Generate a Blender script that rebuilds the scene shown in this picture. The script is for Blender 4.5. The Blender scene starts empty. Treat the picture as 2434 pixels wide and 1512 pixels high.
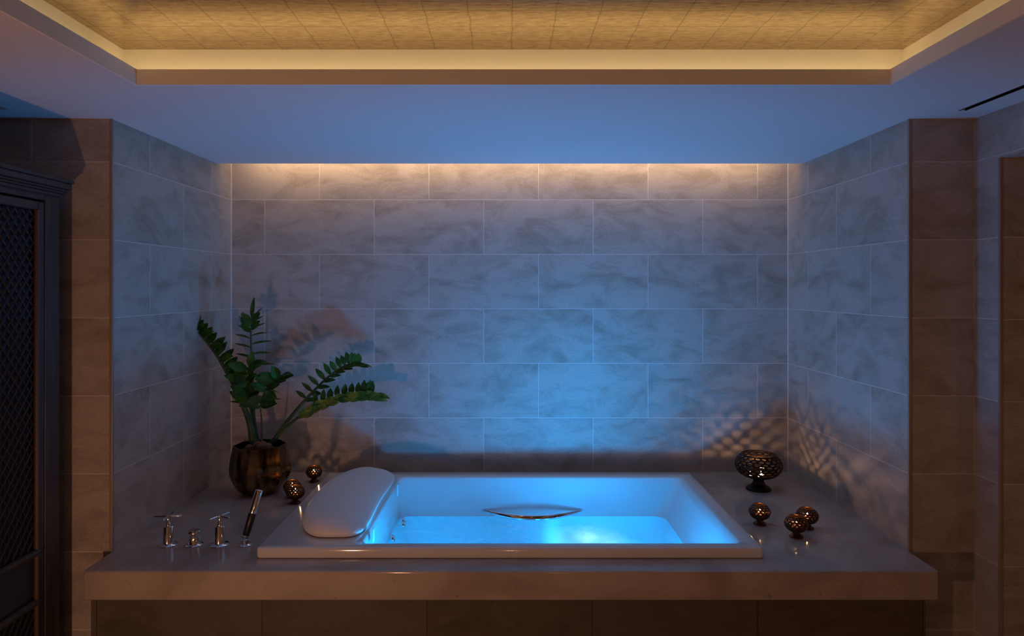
import bpy, bmesh, math, random
from mathutils import Vector, Matrix

PI = math.pi
R = math.radians
S = bpy.context.scene
COL = S.collection
random.seed(7)

# ------------------------------------------------------------------ camera, world, exposure
CZ = 1.616            # eye height
FP = 1620.0           # focal length in photo pixels
cam_d = bpy.data.cameras.new('camera')
cam_d.sensor_width = 36.0
cam_d.lens = FP / 2434 * 36.0
cam_d.shift_x = 11 / 2434
cam_d.shift_y = -72 / 2434
cam_d.clip_start = 0.01
cam = bpy.data.objects.new('camera', cam_d)
cam.location = (0, 0, CZ)
cam.rotation_euler = (R(90), 0, 0)
COL.objects.link(cam)
S.camera = cam

w = bpy.data.worlds.new('dark_spa')
S.world = w
w.use_nodes = True
w.node_tree.nodes['Background'].inputs[0].default_value = (0.30, 0.38, 0.6, 1)
w.node_tree.nodes['Background'].inputs[1].default_value = 0.0

S.view_settings.view_transform = 'Standard'
S.view_settings.look = 'None'
S.view_settings.gamma = 1
S.view_settings.exposure = 0.0
S.view_settings.use_curve_mapping = False
try:
    S.cycles.use_denoising = True
    S.cycles.max_bounces = 10
    S.cycles.diffuse_bounces = 5
    S.cycles.transparent_max_bounces = 12
    S.cycles.sample_clamp_indirect = 4
except Exception:
    pass


def lamp(name, kind, loc, power, color, rot=(0, 0, 0), **kw):
    d = bpy.data.lights.new(name, kind)
    d.energy = power
    d.color = color
    for k, v in kw.items():
        setattr(d, k, v)
    o = bpy.data.objects.new(name, d)
    o.location = loc
    o.rotation_euler = rot
    COL.objects.link(o)
    return o


# room dimensions (metres). x right, y away from the camera, z up
DECK = 0.60
CEIL = CZ + 0.649
XL, XR = -1.520, 1.545          # alcove side walls
YW, YC = 3.75, 2.621            # alcove back wall, column fronts
XR2 = 1.794                     # right wall of the room
XL2 = -2.30                     # left wall of the room
YREAR = -1.6
SLOT_Y = 3.564
CO_X0, CO_X1, CO_Y0, CO_Y1 = -1.184, 1.222, -0.9, 2.177   # ceiling opening
LIP = 0.049            # height of the upstand round the coffer
BT = 0.020             # soffit board behind it
POC = 0.10
PANEL_Z = CEIL + 0.147

WARM = (1.0, 0.72, 0.36)
AMBER = (1.0, 0.49, 0.28)
BLUE = (0.0, 0.37, 1.0)

# strip lights lying in the ceiling cove (back, left, right, rear)
cz = CEIL + BT + 0.008
cxm, cym = (CO_X0 + CO_X1) / 2, (CO_Y0 + CO_Y1) / 2
COVE = 1.0
lamp('cove_strip_back', 'AREA', (cxm, CO_Y1 + 0.030, cz), COVE, WARM, (R(180 - 40), 0, 0),
     shape='RECTANGLE', size=CO_X1 - CO_X0 + 0.1, size_y=0.015)
lamp('cove_strip_left', 'AREA', (CO_X0 - 0.030, cym, cz), COVE * 0.8, WARM, (R(180 - 40), 0, R(90)),
     shape='RECTANGLE', size=CO_Y1 - CO_Y0 + 0.1, size_y=0.015)
lamp('cove_strip_right', 'AREA', (CO_X1 + 0.030, cym, cz), COVE * 0.8, WARM, (R(180 - 40), 0, R(-90)),
     shape='RECTANGLE', size=CO_Y1 - CO_Y0 + 0.1, size_y=0.015)
lamp('cove_strip_rear', 'AREA', (cxm, CO_Y0 - 0.030, cz), COVE * 0.4, WARM, (R(180 - 40), 0, R(180)),
     shape='RECTANGLE', size=CO_X1 - CO_X0 + 0.1, size_y=0.015)
# strip light in the slot over the alcove's back wall, aimed at the wall
lamp('wall_washer', 'AREA', (0.02, 3.60, CEIL + 0.075), 5.2, (1.0, 0.64, 0.36), (R(78), 0, 0),
     shape='RECTANGLE', size=2.86, size_y=0.012)
# low candle lanterns out in the room behind and beside the camera
lamp('room_candle_left', 'POINT', (-1.14, 0.57, 0.57), 28.0, AMBER, shadow_soft_size=0.03)
lamp('room_candle_centre', 'POINT', (0.03, -0.9, 0.45), 4.5, AMBER, shadow_soft_size=0.04)
lamp('passage_lamp', 'POINT', (2.35, 1.2, 1.0), 1.6, (1.0, 0.45, 0.16), shadow_soft_size=0.05)


# ------------------------------------------------------------------ materials
def mat(name):
    m = bpy.data.materials.new(name)
    m.use_nodes = True
    nt = m.node_tree
    b = nt.nodes['Principled BSDF']
    return m, nt, b, nt.nodes.new, nt.links.new


def plain(name, col, rough=0.5, metal=0.0, coat=0.0, bump=0.0, bscale=60, ior=1.5, var=0.0):
    m, nt, b, N, L = mat(name)
    b.inputs['Base Color'].default_value = (*col, 1)
    b.inputs['Roughness'].default_value = rough
    b.inputs['Metallic'].default_value = metal
    b.inputs['Coat Weight'].default_value = coat
    b.inputs['IOR'].default_value = ior
    if bump or var:
        tc = N('ShaderNodeTexCoord')
        n = N('ShaderNodeTexNoise')
        n.inputs['Scale'].default_value = bscale
        n.inputs['Detail'].default_value = 5
        L(tc.outputs['Object'], n.inputs['Vector'])
        if bump:
            bp = N('ShaderNodeBump')
            bp.inputs['Strength'].default_value = bump
            bp.inputs['Distance'].default_value = 0.002
            L(n.outputs['Fac'], bp.inputs['Height'])
            L(bp.outputs['Normal'], b.inputs['Normal'])
        if var:
            mx = N('ShaderNodeMix')
            mx.data_type = 'RGBA'
            mx.inputs['A'].default_value = (*[c * (1 - var) for c in col], 1)
            mx.inputs['B'].default_value = (*[min(1, c * (1 + var)) for c in col], 1)
            L(n.outputs['Fac'], mx.inputs['Factor'])
            L(mx.outputs['Result'], b.inputs['Base Color'])
    return m


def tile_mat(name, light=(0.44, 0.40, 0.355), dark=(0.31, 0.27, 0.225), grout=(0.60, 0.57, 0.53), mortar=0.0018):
    """60 x 30 cm stone-look porcelain in half bond, metric UVs."""
    m, nt, b, N, L = mat(name)
    uv = N('ShaderNodeUVMap')
    uv.uv_map = 'UVMap'
    br = N('ShaderNodeTexBrick')
    br.offset = 0.5
    br.offset_frequency = 2
    br.squash = 1.0
    br.inputs['Scale'].default_value = 1.0
    br.inputs['Brick Width'].default_value = 0.6025
    br.inputs['Row Height'].default_value = 0.30
    br.inputs['Mortar Size'].default_value = mortar
    br.inputs['Mortar Smooth'].default_value = 0.1
    br.inputs['Bias'].default_value = 0.0
    br.inputs['Color1'].default_value = (0, 0, 0, 1)
    br.inputs['Color2'].default_value = (1, 1, 1, 1)
    br.inputs['Mortar'].default_value = (0.5, 0.5, 0.5, 1)
    L(uv.outputs['UV'], br.inputs['Vector'])
    tid = N('ShaderNodeMath')
    tid.operation = 'MULTIPLY'
    tid.inputs[1].default_value = 43.7
    L(br.outputs['Color'], tid.inputs[0])
    mp = N('ShaderNodeMapping')
    mp.inputs['Scale'].default_value = (1.6, 3.2, 1)
    mp.inputs['Rotation'].default_value = (0, 0, R(24))
    L(uv.outputs['UV'], mp.inputs['Vector'])
    n1 = N('ShaderNodeTexNoise')
    n1.noise_dimensions = '4D'
    n1.inputs['Scale'].default_value = 2.6
    n1.inputs['Detail'].default_value = 6
    n1.inputs['Roughness'].default_value = 0.62
    n1.inputs['Distortion'].default_value = 0.9
    L(mp.outputs['Vector'], n1.inputs['Vector'])
    L(tid.outputs[0], n1.inputs['W'])
    cr = N('ShaderNodeValToRGB')
    cr.color_ramp.elements[0].position = 0.34
    cr.color_ramp.elements[0].color = (*dark, 1)
    cr.color_ramp.elements[1].position = 0.56
    cr.color_ramp.elements[1].color = (*light, 1)
    L(n1.outputs['Fac'], cr.inputs['Fac'])
    # fine linen-like speckle
    n2 = N('ShaderNodeTexNoise')
    n2.inputs['Scale'].default_value = 150
    n2.inputs['Detail'].default_value = 3
    L(uv.outputs['UV'], n2.inputs['Vector'])
    r2 = N('ShaderNodeMapRange')
    r2.inputs['From Min'].default_value = 0.3
    r2.inputs['From Max'].default_value = 0.7
    r2.inputs['To Min'].default_value = 0.86
    r2.inputs['To Max'].default_value = 1.10
    L(n2.outputs['Fac'], r2.inputs['Value'])
    mul = N('ShaderNodeMix')
    mul.data_type = 'RGBA'
    mul.blend_type = 'MULTIPLY'
    mul.inputs['Factor'].default_value = 1
    L(cr.outputs['Color'], mul.inputs['A'])
    L(r2.outputs['Result'], mul.inputs['B'])
    mx = N('ShaderNodeMix')
    mx.data_type = 'RGBA'
    L(br.outputs['Fac'], mx.inputs['Factor'])
    L(mul.outputs['Result'], mx.inputs['A'])
    mx.inputs['B'].default_value = (*grout, 1)
    L(mx.outputs['Result'], b.inputs['Base Color'])
    b.inputs['Roughness'].default_value = 0.48
    b.inputs['Specular IOR Level'].default_value = 0.35
    bp = N('ShaderNodeBump')
    bp.inputs['Strength'].default_value = 0.25
    bp.inputs['Distance'].default_value = 0.001
    inv = N('ShaderNodeMath')
    inv.operation = 'SUBTRACT'
    inv.inputs[0].default_value = 1
    L(br.outputs['Fac'], inv.inputs[1])
    L(inv.outputs[0], bp.inputs['Height'])
    L(bp.outputs['Normal'], b.inputs['Normal'])
    return m


def marble_mat():
    m, nt, b, N, L = mat('polished_beige_marble')
    tc = N('ShaderNodeTexCoord')
    n1 = N('ShaderNodeTexNoise')
    n1.inputs['Scale'].default_value = 2.2
    n1.inputs['Detail'].default_value = 8
    n1.inputs['Distortion'].default_value = 1.2
    L(tc.outputs['Object'], n1.inputs['Vector'])
    cr = N('ShaderNodeValToRGB')
    cr.color_ramp.elements[0].position = 0.35
    cr.color_ramp.elements[0].color = (0.35, 0.285, 0.245, 1)
    cr.color_ramp.elements[1].position = 0.62
    cr.color_ramp.elements[1].color = (0.49, 0.425, 0.375, 1)
    L(n1.outputs['Fac'], cr.inputs['Fac'])
    # thin veins
    n2 = N('ShaderNodeTexNoise')
    n2.inputs['Scale'].default_value = 5
    n2.inputs['Detail'].default_value = 6
    n2.inputs['Distortion'].default_value = 2.0
    L(tc.outputs['Object'], n2.inputs['Vector'])
    v = N('ShaderNodeValToRGB')
    e = v.color_ramp.elements
    e[0].position = 0.492
    e[0].color = (0, 0, 0, 1)
    e[1].position = 0.5
    e[1].color = (1, 1, 1, 1)
    k = e.new(0.508)
    k.color = (0, 0, 0, 1)
    L(n2.outputs['Fac'], v.inputs['Fac'])
    sc = N('ShaderNodeMath')
    sc.operation = 'MULTIPLY'
    sc.inputs[1].default_value = 0.14
    L(v.outputs['Color'], sc.inputs[0])
    mx = N('ShaderNodeMix')
    mx.data_type = 'RGBA'
    L(sc.outputs[0], mx.inputs['Factor'])
    L(cr.outputs['Color'], mx.inputs['A'])
    mx.inputs['B'].default_value = (0.20, 0.14, 0.11, 1)
    # dark specks
    n3 = N('ShaderNodeTexNoise')
    n3.inputs['Scale'].default_value = 38
    n3.inputs['Detail'].default_value = 4
    L(tc.outputs['Object'], n3.inputs['Vector'])
    s3 = N('ShaderNodeMapRange')
    s3.inputs['From Min'].default_value = 0.69
    s3.inputs['From Max'].default_value = 0.76
    s3.inputs['To Max'].default_value = 0.6
    L(n3.outputs['Fac'], s3.inputs['Value'])
    m2 = N('ShaderNodeMix')
    m2.data_type = 'RGBA'
    L(s3.outputs['Result'], m2.inputs['Factor'])
    L(mx.outputs['Result'], m2.inputs['A'])
    m2.inputs['B'].default_value = (0.16, 0.10, 0.08, 1)
    L(m2.outputs['Result'], b.inputs['Base Color'])
    b.inputs['Roughness'].default_value = 0.10
    b.inputs['IOR'].default_value = 1.55
    return m


def leaf_gold_mat():
    """ceiling papered with brushed silver-gold leaf squares, seams every 12.5 cm"""
    m, nt, b, N, L = mat('gold_leaf_squares')
    uv = N('ShaderNodeUVMap')
    br = N('ShaderNodeTexBrick')
    br.offset = 0.0
    br.inputs['Scale'].default_value = 1
    br.inputs['Brick Width'].default_value = 0.127
    br.inputs['Row Height'].default_value = 0.12
    br.inputs['Mortar Size'].default_value = 0.0035
    br.inputs['Mortar Smooth'].default_value = 1.0
    br.inputs['Color1'].default_value = (0, 0, 0, 1)
    br.inputs['Color2'].default_value = (1, 1, 1, 1)
    nz = N('ShaderNodeTexNoise')
    nz.inputs['Scale'].default_value = 14
    L(uv.outputs['UV'], nz.inputs['Vector'])
    wob = N('ShaderNodeVectorMath')
    wob.operation = 'MULTIPLY_ADD'
    wob.inputs[1].default_value = (0.012, 0.006, 0)
    L(nz.outputs['Color'], wob.inputs[0])
    L(uv.outputs['UV'], wob.inputs[2])
    L(wob.outputs[0], br.inputs['Vector'])
    mp = N('ShaderNodeMapping')
    mp.inputs['Scale'].default_value = (16, 48, 1)
    L(uv.outputs['UV'], mp.inputs['Vector'])
    n1 = N('ShaderNodeTexNoise')
    n1.inputs['Scale'].default_value = 1.6
    n1.inputs['Detail'].default_value = 9
    n1.inputs['Roughness'].default_value = 0.7
    n1.inputs['Distortion'].default_value = 0.6
    L(mp.outputs['Vector'], n1.inputs['Vector'])
    cr = N('ShaderNodeValToRGB')
    cr.color_ramp.elements[0].position = 0.3
    cr.color_ramp.elements[0].color = (0.34, 0.24, 0.15, 1)
    cr.color_ramp.elements[1].position = 0.68
    cr.color_ramp.elements[1].color = (0.68, 0.54, 0.37, 1)
    L(n1.outputs['Fac'], cr.inputs['Fac'])
    mx = N('ShaderNodeMix')
    mx.data_type = 'RGBA'
    f = N('ShaderNodeMath')
    f.operation = 'MULTIPLY'
    f.inputs[1].default_value = 0.55
    L(br.outputs['Fac'], f.inputs[0])
    L(f.outputs[0], mx.inputs['Factor'])
    L(cr.outputs['Color'], mx.inputs['A'])
    mx.inputs['B'].default_value = (0.14, 0.10, 0.06, 1)
    L(mx.outputs['Result'], b.inputs['Base Color'])
    b.inputs['Metallic'].default_value = 1.0
    b.inputs['Roughness'].default_value = 0.13
    bp = N('ShaderNodeBump')
    bp.inputs['Strength'].default_value = 0.3
    bp.inputs['Distance'].default_value = 0.001
    L(n1.outputs['Fac'], bp.inputs['Height'])
    L(bp.outputs['Normal'], b.inputs['Normal'])
    return m


def wood_mat():
    m, nt, b, N, L = mat('dark_weathered_wood')
    tc = N('ShaderNodeTexCoord')
    mp = N('ShaderNodeMapping')
    mp.inputs['Scale'].default_value = (14, 14, 1.2)
    L(tc.outputs['Object'], mp.inputs['Vector'])
    n = N('ShaderNodeTexNoise')
    n.inputs['Scale'].default_value = 3
    n.inputs['Detail'].default_value = 7
    n.inputs['Distortion'].default_value = 0.7
    L(mp.outputs['Vector'], n.inputs['Vector'])
    cr = N('ShaderNodeValToRGB')
    cr.color_ramp.elements[0].position = 0.3
    cr.color_ramp.elements[0].color = (0.018, 0.015, 0.014, 1)
    cr.color_ramp.elements[1].position = 0.7
    cr.color_ramp.elements[1].color = (0.050, 0.042, 0.040, 1)
    L(n.outputs['Fac'], cr.inputs['Fac'])
    L(cr.outputs['Color'], b.inputs['Base Color'])
    b.inputs['Roughness'].default_value = 0.5
    bp = N('ShaderNodeBump')
    bp.inputs['Strength'].default_value = 0.4
    bp.inputs['Distance'].default_value = 0.002
    L(n.outputs['Fac'], bp.inputs['Height'])
    L(bp.outputs['Normal'], b.inputs['Normal'])
    return m


def water_mat():
    """aerated bath water: partly clear, partly scattering, glossy surface"""
    m, nt, b, N, L = mat('aerated_bath_water')
    nt.nodes.remove(b)
    out = nt.nodes['Material Output']
    tc = N('ShaderNodeTexCoord')
    n = N('ShaderNodeTexNoise')
    n.inputs['Scale'].default_value = 3.2
    n.inputs['Detail'].default_value = 4
    n.inputs['Distortion'].default_value = 1.2
    L(tc.outputs['Object'], n.inputs['Vector'])
    bp = N('ShaderNodeBump')
    bp.inputs['Strength'].default_value = 0.10
    bp.inputs['Distance'].default_value = 0.01
    L(n.outputs['Fac'], bp.inputs['Height'])
    tr = N('ShaderNodeBsdfTransparent')
    tr.inputs['Color'].default_value = (0.80, 0.93, 0.98, 1)
    tl = N('ShaderNodeBsdfTranslucent')
    tl.inputs['Color'].default_value = (0.85, 0.93, 0.97, 1)
    gl = N('ShaderNodeBsdfGlossy')
    gl.inputs['Roughness'].default_value = 0.04
    L(bp.outputs['Normal'], gl.inputs['Normal'])
    fr = N('ShaderNodeFresnel')
    fr.inputs['IOR'].default_value = 1.33
    L(bp.outputs['Normal'], fr.inputs['Normal'])
    # swirls of fine air make the water cloudier in places
    rg = N('ShaderNodeMapRange')
    rg.inputs['From Min'].default_value = 0.35
    rg.inputs['From Max'].default_value = 0.68
    rg.inputs['To Min'].default_value = 0.08
    rg.inputs['To Max'].default_value = 0.50
    L(n.outputs['Fac'], rg.inputs['Value'])
    m1 = N('ShaderNodeMixShader')
    L(rg.outputs['Result'], m1.inputs[0])
    L(tr.outputs[0], m1.inputs[1])
    L(tl.outputs[0], m1.inputs[2])
    m2 = N('ShaderNodeMixShader')
    L(fr.outputs[0], m2.inputs[0])
    L(m1.outputs[0], m2.inputs[1])
    L(gl.outputs[0], m2.inputs[2])
    L(m2.outputs[0], out.inputs['Surface'])
    return m


def emit_mat(name, col, strength):
    m, nt, b, N, L = mat(name)
    b.inputs['Base Color'].default_value = (0, 0, 0, 1)
    b.inputs['Emission Color'].default_value = (*col, 1)
    b.inputs['Emission Strength'].default_value = strength
    return m


def leaf_mat(name, c0, c1):
    m, nt, b, N, L = mat(name)
    tc = N('ShaderNodeTexCoord')
    n = N('ShaderNodeTexNoise')
    n.inputs['Scale'].default_value = 22
    n.inputs['Detail'].default_value = 3
    L(tc.outputs['Object'], n.inputs['Vector'])
    mx = N('ShaderNodeMix')
    mx.data_type = 'RGBA'
    rg = N('ShaderNodeMapRange')
    rg.inputs['From Min'].default_value = 0.42
    rg.inputs['From Max'].default_value = 0.62
    L(n.outputs['Fac'], rg.inputs['Value'])
    L(rg.outputs['Result'], mx.inputs['Factor'])
    mx.inputs['A'].default_value = (*c0, 1)
    mx.inputs['B'].default_value = (*c1, 1)
    L(mx.outputs['Result'], b.inputs['Base Color'])
    b.inputs['Roughness'].default_value = 0.45
    b.inputs['Specular IOR Level'].default_value = 0.18
    return m


M_TILE = tile_mat('stone_look_wall_tile')
M_APRON = tile_mat('bath_apron_tile_shaded', light=(0.118, 0.096, 0.080), dark=(0.085, 0.068, 0.056), grout=(0.05, 0.04, 0.035), mortar=0.0022)  # tile colour darkened to stand in for shade under the deck slab
M_FLOOR = tile_mat('stone_floor_tile', light=(0.30, 0.26, 0.22), dark=(0.2, 0.17, 0.14), grout=(0.12, 0.1, 0.09))
M_TRIM = plain('tile_edge_profile', (0.30, 0.22, 0.17), 0.35, bump=0.05)
M_PAINT = plain('matt_white_ceiling_paint', (0.70, 0.69, 0.68), 0.75, bump=0.06, bscale=180)
M_COVE = plain('cream_cove_paint', (0.86, 0.82, 0.72), 0.7, bump=0.04, bscale=180)
M_GOLD = leaf_gold_mat()
M_MARBLE = marble_mat()
M_TUB = plain('white_bath_acrylic', (0.68, 0.68, 0.67), 0.10, coat=0.4, var=0.01, bscale=3)
M_PILLOW = plain('white_soft_foam_cushion', (0.78, 0.76, 0.74), 0.45, bump=0.05, bscale=300)
_b = M_PILLOW.node_tree.nodes['Principled BSDF']
_b.inputs['Subsurface Weight'].default_value = 0.5
_b.inputs['Subsurface Radius'].default_value = (1, 1, 1)
_b.inputs['Subsurface Scale'].default_value = 0.03
M_CHROME = plain('polished_chrome', (0.80, 0.81, 0.83), 0.06, 1.0, bump=0.01)
M_BLACK = plain('black_rubber_grip', (0.012, 0.011, 0.011), 0.35, bump=0.1, bscale=400)
M_WATER = water_mat()
M_WOOD = wood_mat()
M_WOODRED = plain('reddish_brown_moulding', (0.07, 0.033, 0.026), 0.4, bump=0.2, bscale=40)
M_PANELCLOTH = plain('dark_blue_backing', (0.026, 0.027, 0.040), 0.8, bump=0.3, bscale=250)
M_LATTICE = plain('dark_brass_lattice', (0.013, 0.012, 0.014), 0.6, bump=0.1)
M_VOID = plain('black_slot', (0.004, 0.004, 0.004), 0.9, bump=0.1)
M_BRONZE = plain('dark_pierced_bronze', (0.085, 0.036, 0.018), 0.30, 0.9, bump=0.2, bscale=180, var=0.3)
M_BRONZE_BIG = plain('black_bronze', (0.028, 0.018, 0.013), 0.35, 0.85, bump=0.2, bscale=120, var=0.3)
M_WAX = plain('candle_wax', (0.75, 0.62, 0.45), 0.5, bump=0.05)
M_WAX.node_tree.nodes['Principled BSDF'].inputs['Subsurface Weight'].default_value = 0.0
M_CUP = plain('tealight_tin', (0.75, 0.74, 0.72), 0.25, 1.0, bump=0.05)
M_WICK = plain('burnt_wick', (0.02, 0.015, 0.01), 0.9, bump=0.2)
M_FLAME = emit_mat('candle_flame_small', (1.0, 0.50, 0.17), 800)
M_FLAME_BIG = emit_mat('candle_flame_large', (1.0, 0.52, 0.20), 1100)
M_LED = emit_mat('blue_led_lens', (0.04, 0.36, 1.0), 40)
M_LEAF = leaf_mat('dark_waxy_leaf', (0.018, 0.072, 0.012), (0.040, 0.125, 0.018))
M_LEAF2 = leaf_mat('yellow_green_leaf', (0.03, 0.10, 0.015), (0.19, 0.17, 0.02))
M_STEM = leaf_mat('thick_green_stem', (0.035, 0.075, 0.04), (0.06, 0.11, 0.05))
M_SOIL = plain('dark_bark_soil', (0.045, 0.03, 0.018), 0.95, bump=1.0, bscale=90, var=0.7)
M_BULB = plain('brown_papery_bulb', (0.16, 0.10, 0.05), 0.7, bump=0.8, bscale=60, var=0.5)



def pot_mat():
    m, nt, b, N, L = mat('dark_bronze_mirror_glass')
    tc = N('ShaderNodeTexCoord')
    n = N('ShaderNodeTexNoise')
    n.inputs['Scale'].default_value = 16
    n.inputs['Detail'].default_value = 5
    mp = N('ShaderNodeMapping')
    mp.inputs['Scale'].default_value = (1.6, 1.6, 0.30)
    L(tc.outputs['Object'], mp.inputs['Vector'])
    L(mp.outputs['Vector'], n.inputs['Vector'])
    cr = N('ShaderNodeValToRGB')
    cr.color_ramp.elements[0].position = 0.38
    cr.color_ramp.elements[0].color = (0.022, 0.015, 0.010, 1)
    cr.color_ramp.elements[1].position = 0.7
    cr.color_ramp.elements[1].color = (0.40, 0.24, 0.11, 1)
    L(n.outputs['Fac'], cr.inputs['Fac'])
    L(cr.outputs['Color'], b.inputs['Base Color'])
    b.inputs['Metallic'].default_value = 1
    b.inputs['Roughness'].default_value = 0.13
    return m


M_POT = pot_mat()


# ------------------------------------------------------------------ helpers
def obj(name, bm, m, parent=None, smooth=False, loc=None):
    me = bpy.data.meshes.new(name)
    bmesh.ops.recalc_face_normals(bm, faces=bm.faces)
    bm.to_mesh(me)
    bm.free()
    if smooth:
        for p in me.polygons:
            p.use_smooth = True
    me.materials.append(m)
    o = bpy.data.objects.new(name, me)
    if loc:
        o.location = loc
    COL.objects.link(o)
    if parent:
        o.parent = parent
    return o


def smooth_angle(o, ang=35):
    me = o.data
    for p in me.polygons:
        p.use_smooth = True
    me.set_sharp_from_angle(angle=R(ang))


def struct(name, bm, m, parent=None, smooth=False):
    o = obj(name, bm, m, parent, smooth)
    if parent is None:
        o['kind'] = 'structure'
    return o


def thing(name, label, cat, loc=(0, 0, 0), group=None, rz=0):
    o = bpy.data.objects.new(name, None)
    o.empty_display_size = 0.05
    COL.objects.link(o)
    o.location = loc
    o.rotation_euler = (0, 0, rz)
    o['label'] = label
    o['category'] = cat
    if group:
        o['group'] = group
    return o


def tag(o, label, cat, group=None, kind=None):
    o['label'] = label
    o['category'] = cat
    if group:
        o['group'] = group
    if kind:
        o['kind'] = kind
    return o


def box(bm, x0, x1, y0, y1, z0, z1, bevel=0.0, seg=2):
    r = bmesh.ops.create_cube(bm, size=1)
    vs = r['verts']
    for v in vs:
        v.co = Vector(((x0 + x1) / 2 + v.co.x * (x1 - x0), (y0 + y1) / 2 + v.co.y * (y1 - y0), (z0 + z1) / 2 + v.co.z * (z1 - z0)))
    if bevel:
        es = set()
        for v in vs:
            es.update(v.link_edges)
        bmesh.ops.bevel(bm, geom=list(es), offset=bevel, segments=seg, affect='EDGES', profile=0.5)


def new(*boxes, bevel=0.0):
    bm = bmesh.new()
    for b in boxes:
        box(bm, *b, bevel=bevel)
    return bm


def lathe(bm, prof, seg=32, cx=0, cy=0, cz=0, cap=True):
    """prof: list of (r, z) bottom to top"""
    rings = []
    for r, z in prof:
        if r < 1e-6:
            rings.append([bm.verts.new((cx, cy, cz + z))])
        else:
            rings.append([bm.verts.new((cx + r * math.cos(2 * PI * k / seg), cy + r * math.sin(2 * PI * k / seg), cz + z)) for k in range(seg)])
    for a, b in zip(rings, rings[1:]):
        for k in range(seg):
            k2 = (k + 1) % seg
            if len(a) == 1 and len(b) == 1:
                continue
            if len(a) == 1:
                bm.faces.new((a[0], b[k], b[k2]))
            elif len(b) == 1:
                bm.faces.new((a[k], a[k2], b[0]))
            else:
                bm.faces.new((a[k], a[k2], b[k2], b[k]))
    if cap:
        for rg in (rings[0], rings[-1]):
            if len(rg) > 1:
                bm.faces.new(rg)
    return rings


def tube(bm, pts, rad, seg=10, caps=True):
    """rad: number or list"""
    n = len(pts)
    pts = [Vector(p) for p in pts]
    rads = rad if isinstance(rad, (list, tuple)) else [rad] * n
    rings = []
    up = Vector((0.13, 0.21, 0.97))
    for i, p in enumerate(pts):
        t = (pts[min(i + 1, n - 1)] - pts[max(i - 1, 0)]).normalized()
        a = up - t * up.dot(t)
        if a.length < 1e-3:
            a = Vector((1, 0, 0)) - t * t.x
        a.normalize()
        b = t.cross(a)
        up = a
        rings.append([bm.verts.new(p + (a * math.cos(2 * PI * k / seg) + b * math.sin(2 * PI * k / seg)) * rads[i]) for k in range(seg)])
    for r0, r1 in zip(rings, rings[1:]):
        for k in range(seg):
            bm.faces.new((r0[k], r0[(k + 1) % seg], r1[(k + 1) % seg], r1[k]))
    if caps:
        bm.faces.new(rings[0])
        bm.faces.new(rings[-1])


def spline(pts, n=24):
    """Catmull-Rom through 3-D points"""
    P = [Vector(p) for p in pts]
    P = [P[0] * 2 - P[1]] + P + [P[-1] * 2 - P[-2]]
    out = []
    segs = len(P) - 3
    for i in range(n + 1):
        u = i / n * segs
        k = min(int(u), segs - 1)
        t = u - k
        a, b, c, d = P[k:k + 4]
        out.append(0.5 * ((2 * b) + (c - a) * t + (2 * a - 5 * b + 4 * c - d) * t * t + (3 * b - a - 3 * c + d) * t ** 3))
    return out


def planar_uv(o, fn):
    """fn(co, normal) -> (u, v) in metres"""
    me = o.data
    if not me.uv_layers:
        me.uv_layers.new(name='UVMap')
    uvl = me.uv_layers[0].data
    for p in me.polygons:
        for li in p.loop_indices:
            uvl[li].uv = fn(me.vertices[me.loops[li].vertex_index].co, p.normal)


def wall_uv(ux=0.0, uy=0.0):
    def f(co, n):
        if abs(n.z) > 0.7:
            return (co.x - ux, co.y)
        if abs(n.y) > 0.7:
            return (co.x - ux, co.z)
        return (co.y - uy, co.z)
    return f


def at(px, py, Y):
    """world point seen at photo pixel px, py at distance Y"""
    return Vector(((px - 1206) * Y / FP, Y, CZ - (py - 684) * Y / FP))


# ------------------------------------------------------------------ room shell
T = 0.12
HI = PANEL_Z + 0.10
o = struct('floor', new((XL2 - T, 3.2, YREAR - T, YW + T, -0.1, 0)), M_FLOOR)
planar_uv(o, wall_uv())
o = struct('wall_back', new((XL - T, XR + T, YW, YW + T, 0, HI)), M_TILE)
planar_uv(o, wall_uv(0.171))
# alcove sides: each a pier whose front is the column face
o = struct('wall_alcove_left', new((XL2, XL, YC, YW, 0, HI)), M_TILE)
planar_uv(o, wall_uv(-1.83, 2.90))
o = struct('wall_alcove_right', new((XR, XR2, YC, YW, 0, HI)), M_TILE)
planar_uv(o, wall_uv(1.5475, 2.90))
o = struct('wall_left', new((XL2 - T, XL2, YREAR, YW, 0, HI)), M_TILE)
planar_uv(o, wall_uv(0, 2.9))
# right wall with the passage opening
HEAD = CZ + 0.473
o = struct('wall_right', new((XR2, XR2 + 0.45, 2.48, YC + 0.3, 0, HI), (XR2, XR2 + 0.45, 0.9, 2.48, HEAD, HI), (XR2, XR2 + 0.45, YREAR, 0.9, 0, HI)), M_TILE)
planar_uv(o, wall_uv(1.79, 2.62))
o = struct('wall_passage', new((3.05, 3.17, YREAR, 3.2, 0, HI), (2.24, 3.05, 2.9, 3.02, 0, HI)), M_TILE)
planar_uv(o, wall_uv(0.2, 0.1))
o = struct('wall_rear', new((XL2 - T, 3.2, YREAR - T, YREAR, 0, HI)), M_TILE)
planar_uv(o, wall_uv(0.2, 0))

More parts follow.
